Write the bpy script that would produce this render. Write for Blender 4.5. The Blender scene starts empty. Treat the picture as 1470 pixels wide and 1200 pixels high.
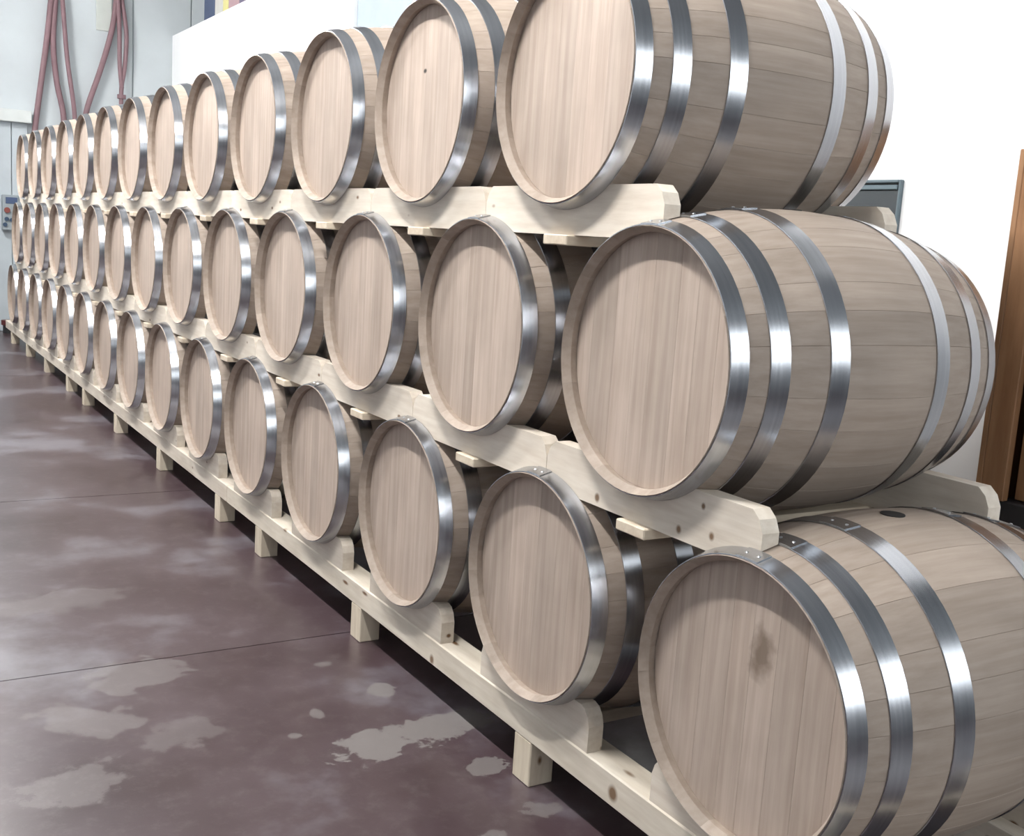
import bpy, math, random
from mathutils import Matrix, Vector
from mathutils.geometry import tessellate_polygon

# ---------------------------------------------------------------- scale and frame of reference
# The row of barrels runs along +Y, the barrel axes along +X, the front heads stand in the plane x = 0.
U = 1.1                     # working units -> metres
FLOOR = -0.16               # floor level in working units
def W(x, y, z): return Vector((U * x, U * y, U * (z - FLOOR)))

scene = bpy.context.scene
COL = scene.collection

# ---------------------------------------------------------------- camera
cx, cy, cz, yaw, pit, rol, fpx = -1.4573, -1.4762, 1.257, 0.5546, -0.1615, 0.0646, 1564.84
F = Vector((math.sin(yaw) * math.cos(pit), math.cos(yaw) * math.cos(pit), math.sin(pit)))
R = Vector((math.cos(yaw), -math.sin(yaw), 0))
Up = R.cross(F)
R2 = R * math.cos(rol) + Up * math.sin(rol)
U2 = -R * math.sin(rol) + Up * math.cos(rol)
cam_data = bpy.data.cameras.new('camera')
cam = bpy.data.objects.new('camera', cam_data)
COL.objects.link(cam)
m = Matrix((R2, U2, -F)).transposed().to_4x4()
m.translation = W(cx, cy, cz)
cam.matrix_world = m
cam_data.sensor_fit = 'HORIZONTAL'
cam_data.sensor_width = 36.0
cam_data.lens = fpx / 1470.0 * 36.0
cam_data.clip_start = 0.05
scene.camera = cam

# ---------------------------------------------------------------- world, daylight, exposure
scene.view_settings.view_transform = 'Standard'
scene.view_settings.look = 'None'
scene.view_settings.gamma = 1.0
scene.view_settings.use_curve_mapping = False
scene.view_settings.exposure = 0.0
scene.cycles.use_denoising = True
world = bpy.data.worlds.new('overcast_sky')
scene.world = world
world.use_nodes = True
wb = world.node_tree.nodes['Background']
wb.inputs['Color'].default_value = (0.80, 0.90, 1.0, 1)
wb.inputs['Strength'].default_value = 1.5

# window behind the camera (opening in the rear wall), lit by the sky outside
WIN_X0, WIN_X1, WIN_Z0, WIN_Z1, WIN_Y = -3.2, 5.2, 1.60, 3.85, -5.2
def area_light(name, loc, size_x, size_y, power, colour, rot):
    d = bpy.data.lights.new(name, 'AREA')
    d.shape = 'RECTANGLE'; d.size = size_x; d.size_y = size_y
    d.energy = power; d.color = colour
    o = bpy.data.objects.new(name, d); COL.objects.link(o)
    o.location = loc; o.rotation_euler = rot
    return o
area_light('window_rear_offscreen', W((WIN_X0 + WIN_X1) / 2, WIN_Y - 0.02, (WIN_Z0 + WIN_Z1) / 2),
           U * (WIN_X1 - WIN_X0), U * (WIN_Z1 - WIN_Z0), 280, (0.92, 0.97, 1.0), (math.radians(90), 0, 0))
TUBE_STRENGTH = 980         # bare fluorescent tubes of the lamp row hung over the aisle

# ---------------------------------------------------------------- materials
def new_mat(name):
    mt = bpy.data.materials.new(name); mt.use_nodes = True
    nt = mt.node_tree
    return mt, nt, nt.nodes['Principled BSDF'], nt.links
def N(nt, t, **kw):
    n = nt.nodes.new(t)
    for k, v in kw.items():
        if k.startswith('i_'):
            key = k[2:]
            n.inputs[int(key) if key.isdigit() else key.replace('_', ' ')].default_value = v
        else: setattr(n, k, v)
    return n
def ramp(nt, stops):
    r = N(nt, 'ShaderNodeValToRGB'); e = r.color_ramp.elements
    e[0].position, e[0].color = stops[0]
    e[1].position, e[1].color = stops[-1]
    for p, c in stops[1:-1]:
        k = e.new(p); k.color = c
    return r
def mixc(nt, mode='MIX', fac=0.5):
    n = N(nt, 'ShaderNodeMix', data_type='RGBA', blend_type=mode)
    n.inputs[0].default_value = fac
    return n
def c4(r, g, b): return (r, g, b, 1)

def wood(name, dark, light, scale, rough=0.62, tint=0.22, knots=False, stain=None, speck=None, spots=()):
    """grain runs along the axis with the small number in `scale`; every piece has its own tint"""
    mt, nt, bs, L = new_mat(name)
    tc = N(nt, 'ShaderNodeTexCoord'); oi = N(nt, 'ShaderNodeObjectInfo')
    off = N(nt, 'ShaderNodeVectorMath', operation='SCALE'); off.inputs[0].default_value = (7.3, 3.1, 5.7)
    L.new(oi.outputs['Random'], off.inputs['Scale'])
    add = N(nt, 'ShaderNodeVectorMath', operation='ADD')
    L.new(tc.outputs['Object'], add.inputs[0]); L.new(off.outputs[0], add.inputs[1])
    mp = N(nt, 'ShaderNodeMapping'); mp.inputs['Scale'].default_value = scale
    L.new(add.outputs[0], mp.inputs['Vector'])
    n1 = N(nt, 'ShaderNodeTexNoise', i_Scale=1.0, i_Detail=5.0, i_Roughness=0.6)
    L.new(mp.outputs[0], n1.inputs['Vector'])
    n2 = N(nt, 'ShaderNodeTexNoise', i_Scale=4.0, i_Detail=3.0, i_Roughness=0.55)
    L.new(add.outputs[0], n2.inputs['Vector'])
    r = ramp(nt, [(0.3, c4(*dark)), (0.72, c4(*light))])
    L.new(n1.outputs['Fac'], r.inputs[0])
    mr = N(nt, 'ShaderNodeMapRange'); mr.inputs['To Min'].default_value = 1 - tint; mr.inputs['To Max'].default_value = 1 + tint * 0.6
    L.new(oi.outputs['Random'], mr.inputs['Value'])
    mr2 = N(nt, 'ShaderNodeMapRange'); mr2.inputs['From Min'].default_value = 0.3; mr2.inputs['From Max'].default_value = 0.7
    mr2.inputs['To Min'].default_value = 0.90; mr2.inputs['To Max'].default_value = 1.07
    L.new(n2.outputs['Fac'], mr2.inputs['Value'])
    mu = N(nt, 'ShaderNodeMath', operation='MULTIPLY'); L.new(mr.outputs[0], mu.inputs[0]); L.new(mr2.outputs[0], mu.inputs[1])
    sc = N(nt, 'ShaderNodeVectorMath', operation='SCALE'); L.new(r.outputs[0], sc.inputs[0]); L.new(mu.outputs[0], sc.inputs['Scale'])
    out = sc.outputs[0]
    if knots:
        mpk = N(nt, 'ShaderNodeMapping'); mpk.inputs['Scale'].default_value = knots
        L.new(add.outputs[0], mpk.inputs['Vector'])
        vo = N(nt, 'ShaderNodeTexVoronoi', i_Scale=1.0); L.new(mpk.outputs[0], vo.inputs['Vector'])
        rk = ramp(nt, [(0.045, c4(1, 1, 1)), (0.10, c4(0, 0, 0))]); L.new(vo.outputs['Distance'], rk.inputs[0])
        mx = mixc(nt); L.new(rk.outputs[0], mx.inputs[0]); L.new(out, mx.inputs[6]); mx.inputs[7].default_value = c4(0.16, 0.085, 0.04)
        out = mx.outputs[2]
    for spot in ([stain] if stain else []) + ([speck] if speck else []) + list(spots):
        (py, pz, ry, rz, strength, col, soft) = spot
        mps = N(nt, 'ShaderNodeMapping', vector_type='POINT'); mps.inputs['Location'].default_value = (0, -py / ry, -pz / rz)
        mps.inputs['Scale'].default_value = (0, 1 / ry, 1 / rz); L.new(tc.outputs['Object'], mps.inputs['Vector'])
        nz = N(nt, 'ShaderNodeTexNoise', i_Scale=14.0, i_Detail=4.0); L.new(tc.outputs['Object'], nz.inputs['Vector'])
        ln = N(nt, 'ShaderNodeVectorMath', operation='LENGTH'); L.new(mps.outputs[0], ln.inputs[0])
        ma = N(nt, 'ShaderNodeMath', operation='MULTIPLY_ADD', i_1=1.6 * soft, i_2=-0.8 * soft); L.new(nz.outputs['Fac'], ma.inputs[0])
        ad = N(nt, 'ShaderNodeMath', operation='ADD'); L.new(ln.outputs['Value'], ad.inputs[0]); L.new(ma.outputs[0], ad.inputs[1])
        rr = ramp(nt, [(0.45, c4(strength, strength, strength)), (1.0, c4(0, 0, 0))]); L.new(ad.outputs[0], rr.inputs[0])
        mx = mixc(nt); L.new(rr.outputs[0], mx.inputs[0]); L.new(out, mx.inputs[6]); mx.inputs[7].default_value = c4(*col)
        out = mx.outputs[2]
    L.new(out, bs.inputs['Base Color'])
    bs.inputs['Roughness'].default_value = rough
    bs.inputs['Specular IOR Level'].default_value = 0.35
    bu = N(nt, 'ShaderNodeBump', i_Strength=0.12, i_Distance=0.004); L.new(n1.outputs['Fac'], bu.inputs['Height'])
    L.new(bu.outputs[0], bs.inputs['Normal'])
    return mt

STAIN_Y, STAIN_Z = -0.0407, 0.504          # on the head of the first bottom barrel
SPECK_Y, SPECK_Z = 0.0215, 0.489          # on the head of the second top barrel
OAK_D, OAK_L = (0.305, 0.243, 0.196), (0.40, 0.33, 0.276)
M_STAVE = wood('oak_staves', OAK_D, OAK_L, (2.2, 45, 45), tint=0.10)
M_CHIME = wood('oak_chime_end_grain', OAK_D, OAK_L, (30, 30, 30), tint=0.10)
M_HEAD = wood('oak_head', (0.385, 0.303, 0.248), (0.515, 0.425, 0.36), (40, 45, 2.0), tint=0.10)
M_HEAD_DARK = wood('oak_head_stained', (0.385, 0.303, 0.248), (0.515, 0.425, 0.36), (40, 45, 2.0), tint=0.10,
                   stain=(STAIN_Y, STAIN_Z, 0.042, 0.08, 0.75, (0.13, 0.09, 0.06), 1.1))
M_HEAD_SPECK = wood('oak_head_specked', (0.385, 0.303, 0.248), (0.515, 0.425, 0.36), (40, 45, 2.0), tint=0.10,
                    speck=(SPECK_Y, SPECK_Z, 0.014, 0.009, 1.0, (0.03, 0.025, 0.02), 0.4))
M_PINE = wood('pine_boards', (0.62, 0.535, 0.44), (0.76, 0.69, 0.595), (30, 4, 38), rough=0.6, tint=0.10, knots=(9, 6, 11))
def knot(y, z, r=0.012): return (y, z, r, r * 1.15, 0.9, (0.15, 0.075, 0.03), 0.35)
M_PINE_FIRST = wood('pine_board_with_four_knots', (0.62, 0.535, 0.44), (0.76, 0.69, 0.595), (30, 4, 38), rough=0.6, tint=0.06,
                    spots=[knot(0.175, 0.050, 0.013), knot(-0.152, 0.052), knot(-0.265, 0.065), knot(-0.229, 0.126, 0.009)])
M_PINE_RAIL = wood('pine_rail_with_knots', (0.60, 0.525, 0.425), (0.74, 0.675, 0.575), (30, 4, 38), rough=0.6, tint=0.06, knots=(9, 3, 11),
                   spots=[knot(2.2385, 0.155, 0.02), knot(1.22, 0.175, 0.022)])
M_PINE_X = wood('pine_crossbars', (0.56, 0.46, 0.35), (0.72, 0.63, 0.50), (4, 34, 38), rough=0.6, tint=0.10)
M_PINE_Z = wood('pine_posts', (0.56, 0.47, 0.36), (0.72, 0.64, 0.51), (30, 34, 4), rough=0.6, tint=0.10, knots=(9, 9, 5))
M_CABINET = wood('cabinet_wood', (0.21, 0.105, 0.05), (0.36, 0.20, 0.105), (8, 16, 2.0), rough=0.45, tint=0.08)

def plain(name, col, rough=0.6, metal=0.0, noise=0.0, nscale=6.0, emit=None, spec=0.5):
    mt, nt, bs, L = new_mat(name)
    bs.inputs['Roughness'].default_value = rough
    bs.inputs['Metallic'].default_value = metal
    bs.inputs['Specular IOR Level'].default_value = spec
    tc = N(nt, 'ShaderNodeTexCoord')
    nz = N(nt, 'ShaderNodeTexNoise', i_Scale=nscale, i_Detail=5.0); L.new(tc.outputs['Object'], nz.inputs['Vector'])
    lo = tuple(max(0, c * (1 - noise)) for c in col); hi = tuple(min(1, c * (1 + noise)) for c in col)
    r = ramp(nt, [(0.3, c4(*lo)), (0.7, c4(*hi))]); L.new(nz.outputs['Fac'], r.inputs[0])
    L.new(r.outputs[0], bs.inputs['Base Color'])
    if emit:
        bs.inputs['Emission Color'].default_value = c4(*emit[0]); bs.inputs['Emission Strength'].default_value = emit[1]
    return mt

def steel(name):
    mt, nt, bs, L = new_mat(name)
    tc = N(nt, 'ShaderNodeTexCoord')
    mp = N(nt, 'ShaderNodeMapping'); mp.inputs['Scale'].default_value = (90, 2.5, 2.5); L.new(tc.outputs['Object'], mp.inputs['Vector'])
    nz = N(nt, 'ShaderNodeTexNoise', i_Scale=1.5, i_Detail=4.0); L.new(mp.outputs[0], nz.inputs['Vector'])
    r = ramp(nt, [(0.3, c4(0.43, 0.44, 0.465)), (0.7, c4(0.50, 0.51, 0.535))]); L.new(nz.outputs['Fac'], r.inputs[0])
    L.new(r.outputs[0], bs.inputs['Base Color'])
    mr = N(nt, 'ShaderNodeMapRange'); mr.inputs['To Min'].default_value = 0.20; mr.inputs['To Max'].default_value = 0.27
    L.new(nz.outputs['Fac'], mr.inputs['Value']); L.new(mr.outputs[0], bs.inputs['Roughness'])
    bs.inputs['Metallic'].default_value = 1.0
    return mt
M_STEEL = steel('galvanised_hoop_steel')
M_RIVET = plain('rivet_steel', (0.50, 0.51, 0.53), 0.3, 1.0)
M_BUNG = plain('black_bung', (0.012, 0.010, 0.010), 0.7)
M_WHITE = plain('white_partition_paint', (0.86, 0.87, 0.88), 0.6, noise=0.02, nscale=2.0)
M_FARWALL = plain('pale_concrete_panel', (0.50, 0.545, 0.565), 0.8, noise=0.07, nscale=1.6)
M_WALL = plain('warehouse_wall_paint', (0.34, 0.36, 0.38), 0.8, noise=0.05, nscale=1.5)
M_CEIL = plain('ceiling_concrete', (0.22, 0.23, 0.24), 0.9, noise=0.05)
M_GREYDOOR = plain('blue_grey_metal_door', (0.30, 0.36, 0.42), 0.5, noise=0.04)
M_GATE = plain('light_grey_metal_gate', (0.44, 0.49, 0.52), 0.5, noise=0.04)
M_LINTEL = plain('grey_lintel', (0.55, 0.58, 0.57), 0.7, noise=0.05)
M_FRAME = plain('blue_grey_window_frame', (0.12, 0.165, 0.19), 0.4, noise=0.03)
M_GLASS = plain('dark_window_glass', (0.045, 0.055, 0.062), 0.4)
M_BLACK = plain('black_steel', (0.02, 0.02, 0.022), 0.5)
M_HOSE = plain('purple_red_hose_rubber', (0.20, 0.118, 0.132), 0.6, noise=0.12)
M_BEIGE = plain('beige_plate', (0.50, 0.53, 0.50), 0.7, noise=0.04)
M_BOX = plain('grey_control_housing', (0.28, 0.32, 0.34), 0.5)
M_DISP = plain('dark_blue_display', (0.06, 0.09, 0.17), 0.3)
M_RED = plain('red_button', (0.20, 0.05, 0.04), 0.5)
M_BLUE = plain('blue_button', (0.03, 0.06, 0.11), 0.5)
M_LAMPBODY = plain('white_lamp_housing', (0.80, 0.80, 0.80), 0.5)
M_TUBE = plain('lit_fluorescent_tube', (0.9, 0.9, 0.9), 0.4, emit=((1.0, 0.985, 0.965), TUBE_STRENGTH))
M_OUTPANE = plain('window_pane', (0.8, 0.85, 0.9), 0.3)
M_WINFRAME = plain('white_window_frame', (0.75, 0.76, 0.77), 0.5)

def floor_mat():
    mt, nt, bs, L = new_mat('worn_maroon_floor_paint')
    tc = N(nt, 'ShaderNodeTexCoord')
    n1 = N(nt, 'ShaderNodeTexNoise', i_Scale=1.1, i_Detail=6.0, i_Roughness=0.60); L.new(tc.outputs['Object'], n1.inputs['Vector'])
    r1 = ramp(nt, [(0.36, c4(0.036, 0.018, 0.021)), (0.52, c4(0.064, 0.042, 0.048)), (0.64, c4(0.155, 0.143, 0.162))])
    L.new(n1.outputs['Fac'], r1.inputs[0])
    n2 = N(nt, 'ShaderNodeTexNoise', i_Scale=14.0, i_Detail=8.0, i_Roughness=0.75); L.new(tc.outputs['Object'], n2.inputs['Vector'])
    r2 = ramp(nt, [(0.50, c4(0, 0, 0)), (0.72, c4(0.40, 0.40, 0.40))]); L.new(n2.outputs['Fac'], r2.inputs[0])
    mx = mixc(nt); L.new(r2.outputs[0], mx.inputs[0]); L.new(r1.outputs[0], mx.inputs[6]); mx.inputs[7].default_value = c4(0.13, 0.11, 0.11)
    out = mx.outputs[2]
    # bare concrete where the paint has flaked off
    nz = N(nt, 'ShaderNodeTexNoise', i_Scale=11.0, i_Detail=9.0, i_Roughness=0.72); L.new(tc.outputs['Object'], nz.inputs['Vector'])
    ns = N(nt, 'ShaderNodeMath', operation='MULTIPLY_ADD', i_1=3.4, i_2=-1.7); L.new(nz.outputs['Fac'], ns.inputs[0])
    masks = None
    for (px, py, ra, rb, ang, st) in FLAKES:
        mp = N(nt, 'ShaderNodeMapping', vector_type='TEXTURE')
        mp.inputs['Location'].default_value = (px, py, 0); mp.inputs['Rotation'].default_value = (0, 0, ang)
        mp.inputs['Scale'].default_value = (ra, rb, 1e6)
        L.new(tc.outputs['Object'], mp.inputs['Vector'])
        ln = N(nt, 'ShaderNodeVectorMath', operation='LENGTH'); L.new(mp.outputs[0], ln.inputs[0])
        ad = N(nt, 'ShaderNodeMath', operation='ADD'); L.new(ln.outputs['Value'], ad.inputs[0]); L.new(ns.outputs[0], ad.inputs[1])
        lt = N(nt, 'ShaderNodeMapRange'); lt.inputs['From Min'].default_value = 0.98; lt.inputs['From Max'].default_value = 1.02
        lt.inputs['To Min'].default_value = st; lt.inputs['To Max'].default_value = 0
        L.new(ad.outputs[0], lt.inputs['Value'])
        if masks is None: masks = lt.outputs[0]
        else:
            mm = N(nt, 'ShaderNodeMath', operation='MAXIMUM'); L.new(masks, mm.inputs[0]); L.new(lt.outputs[0], mm.inputs[1]); masks = mm.outputs[0]
    mk = N(nt, 'ShaderNodeMath', operation='MULTIPLY', i_1=1.0); L.new(masks, mk.inputs[0])
    mx2 = mixc(nt); L.new(mk.outputs[0], mx2.inputs[0]); L.new(out, mx2.inputs[6]); mx2.inputs[7].default_value = c4(0.165, 0.15, 0.142)
    L.new(mx2.outputs[2], bs.inputs['Base Color'])
    rr = N(nt, 'ShaderNodeMapRange'); rr.inputs['To Min'].default_value = 0.22; rr.inputs['To Max'].default_value = 0.42
    bs.inputs['Specular IOR Level'].default_value = 0.8
    L.new(n1.outputs['Fac'], rr.inputs['Value'])
    ra = N(nt, 'ShaderNodeMath', operation='MULTIPLY_ADD', i_1=0.35); L.new(mk.outputs[0], ra.inputs[0]); L.new(rr.outputs[0], ra.inputs[2])
    L.new(ra.outputs[0], bs.inputs['Roughness'])
    bu = N(nt, 'ShaderNodeBump', i_Strength=0.10, i_Distance=0.004); L.new(n2.outputs['Fac'], bu.inputs['Height']); L.new(bu.outputs[0], bs.inputs['Normal'])
    return mt
# flake spots: x, y, half sizes, rotation (metres, on the floor)
FLAKES = [(-0.03, 1.27, 0.21, 0.085, 0.1, 0.75), (-0.26, 1.24, 0.12, 0.085, 0.4, 0.75), (-0.06, 1.61, 0.045, 0.055, 0.3, 0.65),
          (0.0, 0.98, 0.06, 0.05, 0.2, 0.6), (-0.78, 2.05, 0.17, 0.13, 0.3, 0.35), (-1.0, 1.75, 0.10, 0.16, 0.9, 0.3), (-0.75, 1.55, 0.12, 0.10, 0.2, 0.25),
          (0.02, 0.70, 0.05, 0.04, 0.0, 0.5), (-0.18, 0.62, 0.035, 0.04, 0.0, 0.5), (-0.45, 1.40, 0.03, 0.02, 0.0, 0.5), (-0.33, 1.52, 0.02, 0.03, 0.0, 0.5), (-1.1, 1.35, 0.14, 0.10, 0.4, 0.25),
          (-0.16, 1.90, 0.03, 0.02, 0.0, 0.4), (-0.9, 2.9, 0.25, 0.12, 0.2, 0.2)]
M_FLOOR = floor_mat()

# ---------------------------------------------------------------- mesh helpers
def mesh(name, verts, faces, mat, smooth=False, sharp_angle=None):
    me = bpy.data.meshes.new(name)
    me.from_pydata([tuple(v) for v in verts], [], faces)
    me.update()
    if mat: me.materials.append(mat)
    if smooth:
        me.polygons.foreach_set('use_smooth', [True] * len(me.polygons))
        if sharp_angle: me.set_sharp_from_angle(angle=math.radians(sharp_angle))
    return me
def place(name, me, parent=None, loc=(0, 0, 0), rot=(0, 0, 0)):
    o = bpy.data.objects.new(name, me); COL.objects.link(o)
    o.location = loc; o.rotation_euler = rot
    if parent: o.parent = parent
    return o
def empty(name, loc=(0, 0, 0)):
    o = bpy.data.objects.new(name, None); COL.objects.link(o)
    o.location = loc; o.empty_display_size = 0.1
    return o
def tag(o, label=None, cat=None, group=None, kind=None):
    if label: o['label'] = label
    if cat: o['category'] = cat
    if group: o['group'] = group
    if kind: o['kind'] = kind
    return o
def box_geo(x0, x1, y0, y1, z0, z1, b=0.0):
    """box with chamfered edges (b)"""
    if b <= 0:
        v = [(x, y, z) for x in (x0, x1) for y in (y0, y1) for z in (z0, z1)]
        f = [(0, 1, 3, 2), (4, 6, 7, 5), (0, 4, 5, 1), (2, 3, 7, 6), (0, 2, 6, 4), (1, 5, 7, 3)]
        return v, f
    import bmesh
    bm = bmesh.new()
    bmesh.ops.create_cube(bm, size=1.0)
    for vv in bm.verts:
        vv.co = Vector(((x0 + x1) / 2 + vv.co.x * (x1 - x0), (y0 + y1) / 2 + vv.co.y * (y1 - y0), (z0 + z1) / 2 + vv.co.z * (z1 - z0)))
    bmesh.ops.bevel(bm, geom=list(bm.edges), offset=b, segments=1, affect='EDGES', profile=0.5)
    bm.verts.index_update()
    v = [tuple(q.co) for q in bm.verts]; f = [tuple(q.index for q in p.verts) for p in bm.faces]
    bm.free()
    return v, f
def box(name, x0, x1, y0, y1, z0, z1, mat, parent=None, b=0.0, loc=(0, 0, 0)):
    v, f = box_geo(x0, x1, y0, y1, z0, z1, b)
    return place(name, mesh(name, v, f, mat), parent, loc)
def cyl_geo(axis, c, r, h0, h1, n=16):
    v, f = [], []
    for h in (h0, h1):
        for k in range(n):
            a = 2 * math.pi * k / n; p, q = r * math.cos(a), r * math.sin(a)
            v.append({'x': (c[0] + h, c[1] + p, c[2] + q), 'y': (c[0] + p, c[1] + h, c[2] + q), 'z': (c[0] + p, c[1] + q, c[2] + h)}[axis])
    for k in range(n): f.append((k, (k + 1) % n, n + (k + 1) % n, n + k))
    f.append(tuple(range(n - 1, -1, -1))); f.append(tuple(range(n, 2 * n)))
    if axis == 'y': f = [tuple(reversed(p)) for p in f]
    return v, f
def cyl(name, axis, c, r, h0, h1, mat, parent=None, n=16):
    v, f = cyl_geo(axis, c, r, h0, h1, n)
    return place(name, mesh(name, v, f, mat, True, 40), parent)
def tube_geo(path, r, n=10):
    """round tube along a smoothed path"""
    pts = [Vector(p) for p in path]
    out = []
    for i in range(len(pts) - 1):
        p0 = pts[max(i - 1, 0)]; p1 = pts[i]; p2 = pts[i + 1]; p3 = pts[min(i + 2, len(pts) - 1)]
        for s in range(8):
            t = s / 8
            out.append(0.5 * ((2 * p1) + (p2 - p0) * t + (2 * p0 - 5 * p1 + 4 * p2 - p3) * t * t + (3 * p1 - p0 - 3 * p2 + p3) * t ** 3))
    out.append(pts[-1])
    v, f = [], []
    ref = Vector((0, 1, 0))
    for i, p in enumerate(out):
        d = (out[min(i + 1, len(out) - 1)] - out[max(i - 1, 0)]).normalized()
        a = d.cross(ref)
        a = a.normalized() if a.length > 1e-4 else Vector((1, 0, 0))
        b = d.cross(a)
        for k in range(n):
            q = 2 * math.pi * k / n
            v.append(p + a * (r * math.cos(q)) + b * (r * math.sin(q)))
    for i in range(len(out) - 1):
        for k in range(n):
            f.append((i * n + k, i * n + (k + 1) % n, (i + 1) * n + (k + 1) % n, (i + 1) * n + k))
    f.append(tuple(range(n))); f.append(tuple(range((len(out) - 1) * n, len(out) * n))[::-1])
    return v, f

# ---------------------------------------------------------------- the setting
YF = 12.4 * U                         # far wall
XW = 2.0 * U                          # white partition behind the rack
YR = WIN_Y * U                        # rear wall, behind the camera
XL = -4.6 * U                         # left wall
XR = 5.6 * U
ZC = U * (4.7 - FLOOR)                # ceiling
ZP = U * (3.41 - FLOOR)               # top of the partition

floor = box('floor', XL, XR, YR, YF, -0.20, -0.006, plain('joint_concrete', (0.03, 0.022, 0.022), 0.9))
tag(floor, 'dark maroon painted concrete floor with worn patches', 'floor', kind='structure')
ys = [YR, -2.72, 2.16, 4.62, 9.48, YF]
for a, b in zip(ys[:-1], ys[1:]):
    box('floor_slab', XL, XR, a + 0.003, b - 0.003, -0.02, 0.0, M_FLOOR, floor)
wall_far = box('wall_far', XL, XR, YF + 0.02, YF + 0.25, 0, ZC, plain('panel_joint_grey', (0.30, 0.33, 0.35), 0.9))
tag(wall_far, 'pale blue grey concrete panel wall at the far end', 'wall', kind='structure')
seams = [XL, -2.2 * U, 1.545 * U, 2.225 * U, 4.0 * U, XR]
for a, b in zip(seams[:-1], seams[1:]):
    box('concrete_panel', a + 0.008, b - 0.008, YF, YF + 0.03, 0, ZC, M_FARWALL, wall_far, b=0.004)
tag(box('wall_left', XL - 0.2, XL, YR, YF, 0, ZC, M_WALL), 'pale painted warehouse side wall', 'wall', kind='structure')
tag(box('wall_right', XR, XR + 0.2, YR, YF, 0, ZC, M_WALL), 'pale painted warehouse side wall behind partition', 'wall', kind='structure')
tag(box('ceiling', XL - 0.2, XR + 0.2, YR - 0.2, YF + 0.25, ZC, ZC + 0.2, M_CEIL), 'grey concrete ceiling', 'ceiling', kind='structure')
# rear wall with a wide window
wx0, wx1, wz0, wz1 = U * WIN_X0, U * WIN_X1, U * (WIN_Z0 - FLOOR), U * (WIN_Z1 - FLOOR)
v, f = [], []
for g in ((XL, XR, 0, wz0), (XL, XR, wz1, ZC), (XL, wx0, wz0, wz1), (wx1, XR, wz0, wz1)):
    gv, gf = box_geo(g[0], g[1], YR - 0.2, YR, g[2], g[3])
    f += [tuple(i + len(v) for i in p) for p in gf]; v += gv
wr = place('wall_rear', mesh('wall_rear', v, f, M_WALL)); tag(wr, 'pale wall with a wide window behind the viewer', 'wall', kind='structure')
win = empty('window_2', ((wx0 + wx1) / 2, YR - 0.1, wz0)); tag(win, 'wide daylit window in the rear wall', 'window', kind='structure')
hw, hh = (wx1 - wx0) / 2, wz1 - wz0
box('pane', -hw, hw, -0.06, -0.05, 0, hh, M_OUTPANE, win)
box('window_sill', -hw, hw, -0.05, 0.12, 0, 0.04, M_WINFRAME, win)

# white partition (room within the room), blue grey door in it
part = empty('wall_partition', (XW, 0, 0)); tag(part, 'bright white partition wall behind the barrel rack', 'wall', kind='structure')
box('partition_face', 0, 0.12, 6.83 * U, YF - 0.01, 0, ZP, M_WHITE, part)
box('partition_face', 0, 0.12, -0.6 * U, 4.9 * U, 0, ZP, M_WHITE, part)
box('partition_face', 0, 0.12, 4.9 * U, 6.83 * U, ZP - 0.12, ZP, M_WHITE, part)
box('partition_roof', 0.12, 2.2, -0.6 * U, YF - 0.01, ZP - 0.12, ZP - 0.001, M_WHITE, part)
box('partition_end', 0.12, 2.2, -0.6 * U, -0.6 * U + 0.12, 0, ZP - 0.12, M_WHITE, part)
d2 = empty('door_2', (XW, 4.9 * U, 0)); tag(d2, 'blue grey tall metal door in the white partition', 'door', kind='structure')
dw = (6.83 - 4.9) * U
box('door_leaf', 0.03, 0.08, 0.005, dw / 2 - 0.003, 0.005, ZP - 0.122, M_GREYDOOR, d2, b=0.004)
box('door_leaf', 0.03, 0.08, dw / 2 + 0.003, dw - 0.005, 0.005, ZP - 0.122, M_GREYDOOR, d2, b=0.004)
box('door_handle', -0.01, 0.03, dw / 2 - 0.09, dw / 2 - 0.05, 1.0, 1.25, M_BLACK, d2, b=0.005)
# dark window in the partition
w1 = empty('window_1', (XW, 1.384 * U, U * (0.85 - FLOOR))); tag(w1, 'dark glass window with blue grey frame in white partition', 'window', kind='structure')
ww, wh, fr = 0.95, U * (1.578 - 0.85), 0.014
box('window_frame', -0.022, 0.0, 0, fr, 0, wh, M_FRAME, w1, b=0.004)
box('window_frame', -0.022, 0.0, ww - fr, ww, 0, wh, M_FRAME, w1, b=0.004)
box('window_frame', -0.022, 0.0, fr, ww - fr, wh - fr, wh, M_FRAME, w1, b=0.004)
box('window_frame', -0.022, 0.0, fr, ww - fr, 0, fr, M_FRAME, w1, b=0.004)
box('window_bead', -0.018, -0.001, fr + 0.008, ww - fr - 0.008, wh - fr - 0.028, wh - fr - 0.008, M_FRAME, w1, b=0.003)
box('pane', -0.008, -0.001, fr, ww - fr, fr, wh - fr, M_GLASS, w1)

# gate and lintel on the far wall
g1 = empty('door_1', (0, YF, 0)); tag(g1, 'light grey metal gate under a lintel on the far wall', 'door', kind='structure')
gz = U * (2.21 - FLOOR)
for a, b in ((-2.2, -1.4), (-1.4, -0.6), (-0.6, 0.212), (0.212, 0.385)):
    box('gate_leaf', a * U + 0.004, b * U - 0.004, -0.05, -0.001, 0.005, gz, M_GATE, g1, b=0.004)
t1 = box('trim_1', -2.3 * U, 0.415 * U, YF - 0.16, YF - 0.001, gz, U * (2.345 - FLOOR), M_LINTEL, b=0.006)
tag(t1, 'grey lintel beam over the far gate', 'trim', kind='structure')
cb = empty('control_box', (0.19 * U, YF - 0.05, U * (1.0 - FLOOR)))
tag(cb, 'grey control box with red and blue buttons on the far gate', 'control box')
box('housing', -0.10, 0.09, -0.10, 0.0, 0, 0.44, M_BOX, cb, b=0.008)
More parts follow.
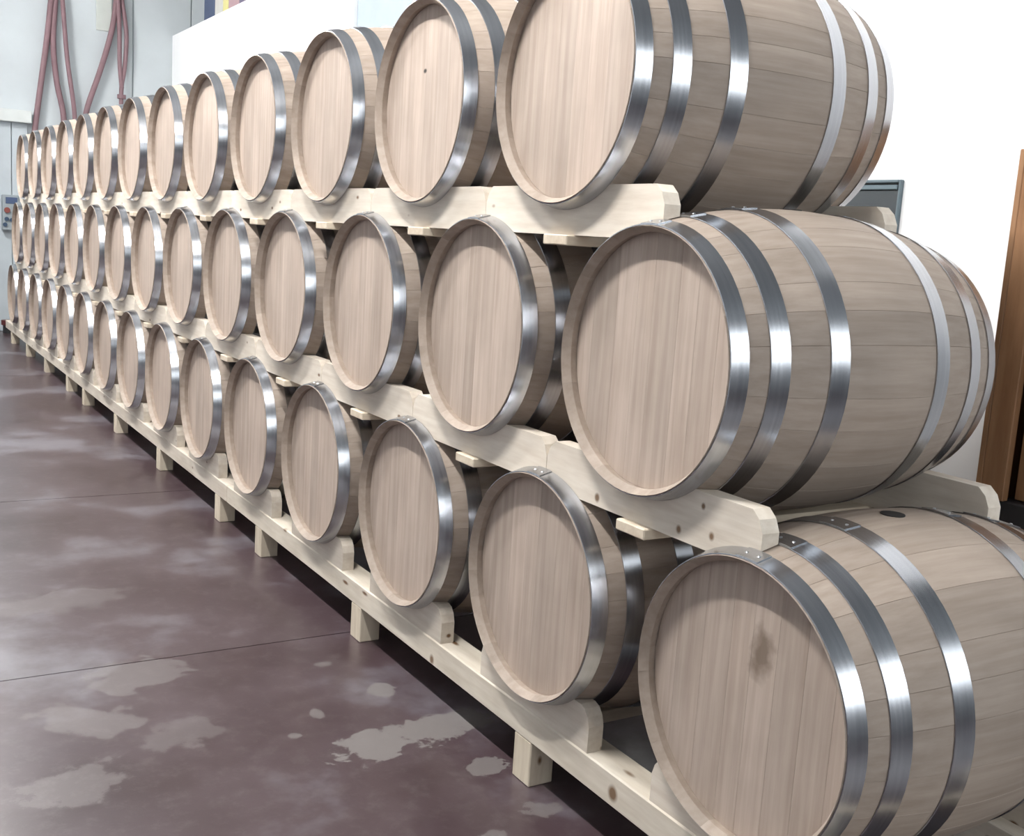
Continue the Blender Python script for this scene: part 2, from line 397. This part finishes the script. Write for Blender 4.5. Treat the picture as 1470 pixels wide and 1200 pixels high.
box('display', -0.06, 0.075, -0.106, -0.098, 0.33, 0.41, M_DISP, cb, b=0.002)
cyl('red_button', 'y', (-0.045, 0, 0.25), 0.035, -0.125, -0.098, M_RED, cb)
for bx, bz in ((-0.05, 0.14), (0.01, 0.13), (-0.07, 0.07)):
    cyl('blue_button', 'y', (bx, 0, bz), 0.026, -0.12, -0.098, M_BLUE, cb)

# ---------------------------------------------------------------- hoses on the far wall
def far(px_x, z): return (px_x * U, 0, U * (z - FLOOR))
def hose(paths, label, extra=None, radius=0.035):
    root = empty('hanging_hose', (paths[0][0][0] * U, YF - 0.08, 0))
    tag(root, label, 'hose', 'hoses hung on the far wall')
    for k, p in enumerate(paths):
        pts = [(x * U - root.location.x, dy, U * (z - FLOOR)) for x, z, dy in p]
        vv, ff = tube_geo(pts, radius if k == 0 else radius * 0.8)
        place('hose_strand', mesh('hose_strand', vv, ff, M_HOSE, True), root)
    return root
h1 = hose([[(0.69, 4.02, 0), (0.635, 3.60, 0), (0.585, 3.14, 0), (0.45, 2.12, -0.02), (0.44, 1.72, -0.03), (0.60, 1.55, -0.03), (0.74, 1.80, -0.02), (0.765, 2.30, 0), (0.69, 2.72, 0.01), (0.655, 3.15, 0.01), (0.68, 3.6, 0.01), (0.70, 4.0, 0.01)],
           [(0.71, 4.02, -0.03), (0.75, 3.62, -0.02), (0.80, 2.98, -0.02), (0.879, 2.36, -0.02), (0.885, 1.75, -0.03)]],
          'purple red hose hanging in a long open loop beside the lintel')
h2 = hose([[(1.35, 4.02, 0), (1.34, 3.72, 0), (1.29, 3.36, 0), (1.17, 2.92, -0.01), (1.01, 2.42, -0.02), (0.985, 2.10, -0.02)],
           [(1.36, 4.02, -0.03), (1.40, 3.70, -0.02), (1.45, 3.34, -0.02), (1.435, 2.98, -0.02), (1.40, 2.75, -0.02), (1.395, 2.52, -0.02)],
           [(1.35, 3.72, -0.05), (1.37, 3.34, -0.03), (1.375, 3.0, -0.03), (1.40, 2.72, -0.03)]],
          'purple red hose doubled and tied off at its end beside the wall seam')
cyl('tie_band', 'z', (0.05 * U, -0.02, U * (2.62 - FLOOR)), 0.055, -0.02, 0.03, M_HOSE, h2)
for xh, hh_ in ((0.70, 4.05), (1.355, 4.05)):
    hk = empty('hose_hook', (xh * U, YF, U * (hh_ - FLOOR)))
    tag(hk, 'steel wall hook carrying the %s hose' % ('looped' if xh < 1 else 'tied'), 'hook', 'hose hooks on the far wall')
    cyl('peg', 'y', (0, 0, 0), 0.03, -0.17, 0.001, M_RIVET, hk)
    box('back_plate', -0.06, 0.06, -0.012, 0.001, -0.07, 0.07, M_RIVET, hk, b=0.003)
bp = box('wall_plate', -0.10, 0.09, -0.025, 0.001, -0.01, 0.5, M_BEIGE, None, b=0.004, loc=(1.22 * U, YF, U * (3.36 - FLOOR)))
tag(bp, 'flat beige plate fixed to the wall between the hoses', 'plate')
dk = empty('floor_plug', (0.15 * U, YF - 0.25, 0)); tag(dk, 'small dark plug lying on the floor by the far gate', 'plug')
cyl('plug_body', 'z', (0, 0, 0), 0.075, 0.0, 0.13, M_BLACK, dk)
cyl('plug_collar', 'z', (0, 0, 0), 0.095, 0.10, 0.16, plain('dark_red_collar', (0.10, 0.02, 0.02), 0.5), dk)

# ---------------------------------------------------------------- boxes stored on the partition
for k, (y0, y1, h, col, what) in enumerate((
        (10.90, 11.30, 0.40, (0.05, 0.07, 0.13), 'navy blue storage box next to the pale carton on top of the partition'),
        (10.60, 10.88, 0.46, (0.42, 0.42, 0.40), 'pale grey carton on top of the partition beside the navy box'),
        (10.40, 10.585, 0.44, (0.50, 0.47, 0.20), 'mustard yellow slim box on top of the white partition'),
        (10.03, 10.385, 0.46, (0.30, 0.20, 0.22), 'dusty pink brown carton on top of the white partition'),
        (9.20, 10.01, 0.42, (0.09, 0.08, 0.13), 'long dark violet box on top of the white partition'))):
    b0 = empty('storage_box', (XW + 0.28, U * (y0 + y1) / 2, ZP)); tag(b0, what, 'box', 'boxes stored on the partition')
    hy = U * (y1 - y0) / 2
    box('carton', -0.2, 0.25, -hy, hy, 0, h - 0.06, plain('box_colour', col, 0.7, noise=0.06), b0, b=0.005)
    box('lid', -0.205, 0.255, -hy - 0.003, hy + 0.003, h - 0.06, h, plain('box_lid_colour', tuple(c * 0.9 for c in col), 0.7, noise=0.06), b0, b=0.005)

# ---------------------------------------------------------------- brown cabinet at the right
cab = empty('wooden_cabinet', (1.5 * U, 0.57 * U, 0)); tag(cab, 'tall brown wooden cabinet on a black base by the white partition', 'cabinet')
ct = U * (1.615 - FLOOR); bz = U * (0.575 - FLOOR); wy = -0.44
box('base', 0.02, 0.50, wy + 0.01, -0.07, 0, bz, M_BLACK, cab, b=0.006)
box('side_panel', 0.0, 0.52, -0.022, 0.0, bz - 0.16, ct, M_CABINET, cab, b=0.003)
box('side_panel', 0.0, 0.52, wy, wy + 0.022, bz - 0.16, ct, M_CABINET, cab, b=0.003)
box('top_panel', 0.0, 0.52, wy + 0.022, -0.022, ct - 0.03, ct, M_CABINET, cab, b=0.003)
box('back_panel', 0.49, 0.51, wy + 0.022, -0.022, bz, ct - 0.03, M_CABINET, cab)
box('stile', 0.0, 0.03, -0.108, -0.022, bz, ct - 0.03, M_CABINET, cab, b=0.003)
box('stile', 0.0, 0.03, wy + 0.022, wy + 0.108, bz, ct - 0.03, M_CABINET, cab, b=0.003)
dr = box('cabinet_door', 0.060, 0.083, wy + 0.110, -0.110, bz + 0.004, ct - 0.034, M_CABINET, cab, b=0.003)
box('handle', 0.036, 0.062, wy + 0.135, wy + 0.150, 1.2, 1.36, M_RIVET, dr, b=0.003)

# ---------------------------------------------------------------- pendant lamps
WHERE = ('first', 'second', 'third', 'fourth')
def lamp(x, y, z, length, which):
    r = empty('ceiling_lamp', W(x, y, z))
    tag(r, '%s bare tube lamp hung over the aisle, counted from the rear window' % which, 'lamp', 'tube lamps over the aisle')
    box('housing', -0.05, 0.05, -length / 2, length / 2, 0.045, 0.10, M_LAMPBODY, r, b=0.008)
    cyl('tube_%s_offscreen' % which, 'y', (0, 0, 0), 0.019, -length / 2 + 0.03, length / 2 - 0.03, M_TUBE, r, n=16)
    for s in (-1, 1):
        cyl('tube_holder', 'y', (0, s * (length / 2 - 0.02), 0), 0.022, -0.015, 0.015, M_LAMPBODY, r, n=12)
        box('holder_arm', -0.012, 0.012, s * (length / 2 - 0.02) - 0.008, s * (length / 2 - 0.02) + 0.008, 0.015, 0.05, M_LAMPBODY, r)
        cyl('suspension_rod', 'z', (0, s * length * 0.4, 0), 0.006, 0.09, ZC - r.location.z + 0.01, M_RIVET, r, n=8)
for which, yy in zip(WHERE, (0.9, 3.9, 6.9, 9.9)): lamp(-1.3, yy, 3.7, 1.5, which)

# ---------------------------------------------------------------- barrels
BL, RB, R0 = 0.826 * U, 0.3502 * U, 0.290 * U
def rad(x):                                    # outer radius at distance x from the front end
    s = 2 * x / BL - 1
    return RB - (RB - R0) * s * s
BASE = Vector((-BL / 2, 0, RB))                # local origin is the barrel's lowest point, mid length
CH = 0.038 * U                                 # chime depth: how far the head is set in
TE = 0.018 * U                                 # stave thickness at the end
TM = 0.024 * U
def cyp(x, r, a):                              # a measured from straight up
    return (BASE.x + x, -r * math.sin(a), BASE.z + r * math.cos(a))
CB = 0.020 * U                                 # depth of the bevel on the chime
def stave_mesh(a0, a1, nx=18, na=3, name='stave', mat=M_STAVE):
    """one stave: curved, tapering, fine V joints, bevelled chime"""
    xs = [BL * k / nx for k in range(nx + 1)]
    g = 0.0006 / RB                            # half joint gap at the outer face
    prof = [(a0 + g * 0.1, -0.0009), (a0 + g * 1.2, 0.0)] + [(a0 + (a1 - a0) * k / na, 0.0) for k in range(1, na)] + [(a1 - g * 1.2, 0.0), (a1 - g * 0.1, -0.0009)]
    v, f, mi = [], [], []
    for j, x in enumerate(xs):
        t = TE + (TM - TE) * min(1, min(x, BL - x) / 0.12)
        xi = CB if j == 0 else BL - CB if j == nx else x
        for a, dr in prof: v.append(cyp(x, rad(x) + dr, a))
        for a in (a1 - g * 0.1, a1 + (a0 - a1) / 3, a0 + (a1 - a0) / 3, a0 + g * 0.1): v.append(cyp(xi, rad(xi) - t, a))
    n = len(prof) + 4
    for i in range(nx):
        for k in range(n):
            f.append((i * n + k, (i + 1) * n + k, (i + 1) * n + (k + 1) % n, i * n + (k + 1) % n)); mi.append(1 if k >= len(prof) else 0)
    m_ = len(prof)
    for b_, fl in ((0, False), (nx * n, True)):   # bevelled end faces as quads
        for k in range(m_ - 1):
            q0 = b_ + k; q1 = b_ + k + 1
            t0 = b_ + n - 1 - min(3, round(k * 3 / (m_ - 1))); t1_ = b_ + n - 1 - min(3, round((k + 1) * 3 / (m_ - 1)))
            q = (q0, q1, t1_, t0) if t0 != t1_ else (q0, q1, t0)
            f.append(q[::-1] if fl else q); mi.append(1)
    me = mesh(name, v, f, mat, True, 35)
    if mat: me.materials.append(M_CHIME)
    me.polygons.foreach_set('material_index', mi)
    return me
def layout(seed, n=26):
    rnd = random.Random(seed)
    w = [rnd.uniform(0.72, 1.3) for _ in range(n)]; w[0] = 1.35        # the bung stave is broad
    s = 2 * math.pi / sum(w); out = []; a = -w[0] * s / 2
    for q in w: out.append((a, a + q * s)); a += q * s
    return out
STAVES = [[stave_mesh(a, b) for a, b in layout(sd)] for sd in (3, 8, 14)]
def body_mesh(seed):
    """all staves of one barrel, for barrels too far off to tell the staves apart"""
    v, f, mi = [], [], []
    for a, b in layout(seed):
        me = stave_mesh(a, b, 10, 2, 'tmp', None)
        k = len(v); v += [tuple(q.co) for q in me.vertices]
        for p in me.polygons: f.append(tuple(i + k for i in p.vertices)); mi.append(p.material_index)
        bpy.data.meshes.remove(me)
    me = mesh('stave_body', v, f, M_STAVE, True, 35); me.materials.append(M_CHIME)
    me.polygons.foreach_set('material_index', mi)
    return me
BODY = [body_mesh(sd) for sd in (3, 8)]
def head_boards(seed, front=True, n=8):
    """upright boards of a head, cut to a disc, with fine V joints"""
    rnd = random.Random(seed); Rh = rad(CH) - TE - 0.0025; th = 0.018
    w = [rnd.uniform(0.75, 1.25) for _ in range(n)]; s = 2 * Rh / sum(w); out = []; y = -Rh
    for q in w:
        y0, y1 = y + 0.0001, y + q * s - 0.0001; y += q * s
        ring = []
        for k in range(9):
            yy = y0 + (y1 - y0) * k / 8; ring.append((yy, math.sqrt(max(0, Rh * Rh - yy * yy))))
        loop = [(a, -b) for a, b in ring] + [(a, b) for a, b in reversed(ring)]
        cyy = (y0 + y1) / 2
        v, f = [], []
        x0 = CH if front else BL - CH; sg = 1 if front else -1
        def inset(d): return [(a + (d if a < cyy else -d) * min(1, abs(a - cyy) / max(1e-4, (y1 - y0) / 2)), b - math.copysign(d, b)) for a, b in loop]
        for xx, lp in ((x0, inset(0.0004)), (x0 + sg * 0.0004, loop), (x0 + sg * th, loop)):
            v += [(BASE.x + xx, a, BASE.z + b) for a, b in lp]
        m_ = len(loop)
        for j in range(2):
            for k in range(m_):
                q4 = (j * m_ + k, j * m_ + (k + 1) % m_, (j + 1) * m_ + (k + 1) % m_, (j + 1) * m_ + k)
                f.append(q4 if not front else q4[::-1])
        f.append(tuple(range(m_)) if not front else tuple(range(m_))[::-1])
        f.append(tuple(range(2 * m_, 3 * m_))[::-1] if not front else tuple(range(2 * m_, 3 * m_)))
        out.append((v, f))
    return out
def head_meshes(seed, mat, front=True, nm='head_board'): return [mesh(nm, v, f, mat) for v, f in head_boards(seed, front)]
HEADS = [head_meshes(s, M_HEAD) for s in (1, 5, 9, 12)]
HEAD_STAINED = head_meshes(21, M_HEAD_DARK)
HEAD_SPECK = head_meshes(5, M_HEAD_SPECK)
REAR = head_meshes(2, M_HEAD, False)
def whole_head(seed, front, mat):
    v, f = [], []
    for a, b in head_boards(seed, front):
        k = len(v); v += a; f += [tuple(i + k for i in p) for p in b]
    return mesh('head', v, f, mat)
FAR_HEAD = [whole_head(s, True, M_HEAD) for s in (1, 5, 9)]
FAR_REAR = whole_head(2, False, M_HEAD)
HT = 0.0022
HOOPS = [(0.003 * U, 0.042 * U), (0.088 * U, 0.133 * U), (0.229 * U, 0.278 * U)]
HOOPS = HOOPS + [(BL - b, BL - a) for a, b in reversed(HOOPS)]
def hoop_mesh(x0, x1, n=72, a0=0.0, a1=2 * math.pi, lift=0.0, name='hoop'):
    full = a1 - a0 > 6.28
    v, f = [], []
    cross = [(x0, 0.0), (x0 + 0.0006, HT), ((x0 + x1) / 2, HT), (x1 - 0.0006, HT), (x1, 0.0)]
    m_ = len(cross); cnt = n if full else n + 1
    for k in range(cnt):
        a = a0 + (a1 - a0) * k / n
        for x, h in cross:
            # a hoop is a straight flared band
            rr = rad(x0) + (rad(x1) - rad(x0)) * (x - x0) / (x1 - x0) + 0.0012
            v.append(cyp(x, rr + h + lift, a))
    for k in range(n):
        q, p = k * m_, ((k + 1) % cnt) * m_
        for j in range(m_ - 1): f.append((q + j, q + j + 1, p + j + 1, p + j))
        f.append((q + m_ - 1, q, p, p + m_ - 1))
    if not full:
        f.append(tuple(range(m_))[::-1]); f.append(tuple(range(n * m_, n * m_ + m_)))
    return mesh(name, v, f, M_STEEL, True, 30)
HOOP = [hoop_mesh(a, b) for a, b in HOOPS]
HOOP_FAR = [hoop_mesh(a, b, 48) for a, b in HOOPS]
LAP = [hoop_mesh(a + 0.0012, b - 0.0012, 4, -0.10, 0.10, HT, 'hoop_lap') for a, b in HOOPS]
def rivet_mesh():
    v, f = [(0, 0, 0.0022)], []
    for r_, z_ in ((0.0032, 0.0016), (0.005, -0.001)):
        for k in range(8): v.append((r_ * math.cos(k * math.pi / 4), r_ * math.sin(k * math.pi / 4), z_))
    for k in range(8):
        f.append((0, 1 + k, 1 + (k + 1) % 8)); f.append((1 + k, 9 + k, 9 + (k + 1) % 8, 1 + (k + 1) % 8))
    return mesh('rivet', v, f, M_RIVET, True)
RIVET = rivet_mesh()
bv, bf = cyl_geo('z', (0, 0, 0), 0.028, -0.012, 0.0012, 20)
BUNG = mesh('bung', bv, bf, M_BUNG, True, 40)

ORD = ['first', 'second', 'third', 'fourth', 'fifth', 'sixth', 'seventh', 'eighth', 'ninth', 'tenth', 'eleventh', 'twelfth', 'thirteenth', 'fourteenth', 'fifteenth']
PITCH = 0.7668
ROWS = {'bottom': (0.0, 0.3899, 15), 'middle': (0.3834, 1.0157, 14), 'top': (0.7668, 1.6415, 13)}
NEAR = 6
rnd = random.Random(77)
for row, (y0, zc, cnt) in ROWS.items():
    for i in range(cnt):
        jx = rnd.uniform(-0.0003, 0.0003) if i else 0.0
        o = empty('wine_barrel', W(0.413, y0 + i * PITCH, zc) + Vector((jx, rnd.uniform(-0.0003, 0.0003) if i else 0, -RB)))
        lab = '%s oak barrel of the %s tier, counted from the end beside the brown cabinet' % (ORD[i], row)
        if row == 'bottom' and i == 0: lab = 'oak barrel with a dark stained head, first of bottom tier beside the brown cabinet'
        if row == 'top' and i == 1: lab = 'oak barrel with a black speck on its head, second of the top tier'
        tag(o, lab, 'barrel', 'oak barrels of the %s tier' % row)
        k = rnd.randrange(100)
        if i < NEAR:
            for me in STAVES[k % 3]: place('stave', me, o)
            hs = HEAD_STAINED if (row == 'bottom' and i == 0) else HEAD_SPECK if (row == 'top' and i == 1) else HEADS[k % 4]
            for me in hs: place('head_board', me, o)
            for me in REAR: place('rear_head_board', me, o)
            for j, me in enumerate(HOOP):
                h = place('hoop', me, o)
                place('hoop_lap', LAP[j], h)
                xm = (HOOPS[j][0] + HOOPS[j][1]) / 2
                for s in (-0.055, 0.055):
                    p = cyp(xm, rad(xm) + 2 * HT + 0.001, s)
                    place('rivet', RIVET, h, p, (s, 0, 0))
            place('bung', BUNG, o, (0, 0, 2 * RB))
        else:
            place('stave_body', BODY[k % 2], o)
            place('head', FAR_HEAD[k % 3], o); place('rear_head', FAR_REAR, o)
            for me in HOOP_FAR: place('hoop', me, o)

# ---------------------------------------------------------------- cradles between the tiers
def contact(x): return rad(x * U) / U
XB0, XB1 = 0.0428, 0.0875                        # front and back face of a cradle board
def cradle_profile(r):
    """outline of a cradle board around a barrel axis at (0,0), lower barrels at (+-p/2, -0.6258)"""
    hp, top, bot, zl = PITCH / 2 - 0.0012, -0.245, -0.364, -0.6258
    pts = []
    a = math.acos(-top / r)
    pts += [(-hp, -0.288), (-hp + 0.012, -0.262), (-hp + 0.032, top)]
    for k in range(31):
        t = -a + 2 * a * k / 30; pts.append((r * math.sin(t), -r * math.cos(t)))
    pts += [(hp - 0.032, top), (hp - 0.012, -0.262), (hp, -0.288)]
    b = math.acos((bot - zl) / r)
    arc = [(PITCH / 2 - r * math.sin(b * k / 7), zl + r * math.cos(b * k / 7)) for k in range(8)]
    arc[0] = (hp, arc[0][1])
    pts += arc + [(-p, q) for p, q in reversed(arc)]
    return pts
def two_profile(name, pa, pb, xa, xb, mat):
    n = len(pa)
    v = [(xa, y, z) for y, z in pa] + [(xb, y, z) for y, z in pb]
    def cap(p):                                # triangles of one end, counter-clockwise in (y, z): normal +x
        out = []
        for t in tessellate_polygon([[Vector((y, z, 0)) for y, z in p]]):
            (a, b), (c, d), (e, g) = (p[k] for k in t)
            out.append(tuple(t) if (c - a) * (g - b) - (e - a) * (d - b) > 0 else tuple(t)[::-1])
        return out
    f = [t[::-1] for t in cap(pa)] + [tuple(k + n for k in t) for t in cap(pb)]
    f += [(k, (k + 1) % n, n + (k + 1) % n, n + k) for k in range(n)]
    me = mesh(name, [(U * a, U * b, U * c) for a, b, c in v], f, mat)
    return me
RC = lambda x: contact(x) + 0.0006
z_or = -0.389                                  # cradle origin: underside of its crossbar, below the barrel axis
shift = lambda pr: [(y, z - z_or) for y, z in pr]
PA, PBk = shift(cradle_profile(RC(XB0) + 0.0010)), shift(cradle_profile(RC(XB1) + 0.0008))
CR_FRONT = two_profile('cradle_board', PA, PBk, XB0, XB1, M_PINE)
CR_FIRST = two_profile('cradle_board', PA, PBk, XB0, XB1, M_PINE_FIRST)
CR_REAR = two_profile('cradle_board', PBk, PA, 0.826 - XB1, 0.826 - XB0, M_PINE)
gv, gf = box_geo(U * 0.020, U * 0.806, -U * 0.052, U * 0.052, 0, U * 0.0252, 0.003)
CR_BAR = mesh('crossbar', gv, gf, M_PINE_X)
for row in ('middle', 'top'):
    y0, zc, cnt = ROWS[row]
    for i in range(cnt):
        o = empty('barrel_cradle', W(0, y0 + i * PITCH, zc + z_or))
        tag(o, 'pale pine cradle under the %s barrel of the %s tier from the cabinet end' % (ORD[i], row), 'cradle', 'pine cradles under the %s tier' % row)
        place('cradle_board', CR_FIRST if (row == 'middle' and i == 0) else CR_FRONT, o); place('cradle_board', CR_REAR, o); place('crossbar', CR_BAR, o)

# ---------------------------------------------------------------- floor racks under the bottom tier
ZB = ROWS['bottom'][1]
def chock_profile(r):
    top, end, base = -0.234, 0.262, 0.045 - ZB
    a = math.acos(-top / r)
    pts = [(-end, base), (-end, -0.280), (-end + 0.008, -0.256), (-end + 0.022, -0.240), (-end + 0.040, top)]
    aa = math.acos(min(1, -top / r))
    for k in range(31):
        t = -aa + 2 * aa * k / 30; pts.append((r * math.sin(t), -r * math.cos(t)))
    pts += [(-y, z) for y, z in reversed(pts[:5])]
    return pts
CA, CB_ = chock_profile(RC(XB0) + 0.0010), chock_profile(RC(XB1) + 0.0008)
oz = ZB - FLOOR
lift = lambda pr: [(y, z + oz) for y, z in pr]
CK_F = two_profile('cradle_block', lift(CA), lift(CB_), XB0 + 0.001, XB1, M_PINE)
CK_R = two_profile('cradle_block', lift(CB_), lift(CA), 0.826 - XB1, 0.826 - XB0 - 0.001, M_PINE)
RACKS = [(-0.72, 3.42, (-0.55, 0.743, 1.855, 2.92), range(0, 5), 'pine floor rack under the first five bottom barrels from the cabinet end'),
         (3.423, 7.39, (3.53, 4.69, 5.85, 6.98), range(5, 10), 'pine floor rack under the sixth to tenth bottom barrels'),
         (7.393, 11.55, (7.68, 8.80, 9.93, 11.05), range(10, 15), 'pine floor rack under the last five bottom barrels by the far wall')]
rail_w, rail_z0, rail_z1 = 0.092, -0.036, 0.045
for ya, yb, posts, idx, lab in RACKS:
    o = empty('barrel_rack', (0, U * ya, 0)); tag(o, lab, 'rack', 'pine floor racks')
    for xa in (0.040, 0.826 - 0.040 - rail_w):
        box('rail', U * xa, U * (xa + rail_w), 0, U * (yb - ya), U * (rail_z0 - FLOOR), U * (rail_z1 - FLOOR), M_PINE_RAIL if (ya < 0 and xa < 0.1) else M_PINE, o, b=0.004)
        for py in posts:
            box('post', U * xa + 0.001, U * (xa + 0.076), U * (py - ya), U * (py + 0.083 - ya), 0, U * (rail_z0 - FLOOR) + 0.0005, M_PINE_Z, o, b=0.003)
    for py in posts:
        box('tie_bar', U * (0.040 + rail_w) - 0.002, U * (0.826 - 0.040 - rail_w) + 0.002, U * (py + 0.02 - ya), U * (py + 0.065 - ya), U * (rail_z0 - FLOOR) + 0.002, U * (rail_z0 - FLOOR) + 0.042, M_PINE_X, o, b=0.002)
    for i in idx:
        place('cradle_block', CK_F, o, (0, U * (i * PITCH - ya), 0)); place('cradle_block', CK_R, o, (0, U * (i * PITCH - ya), 0))
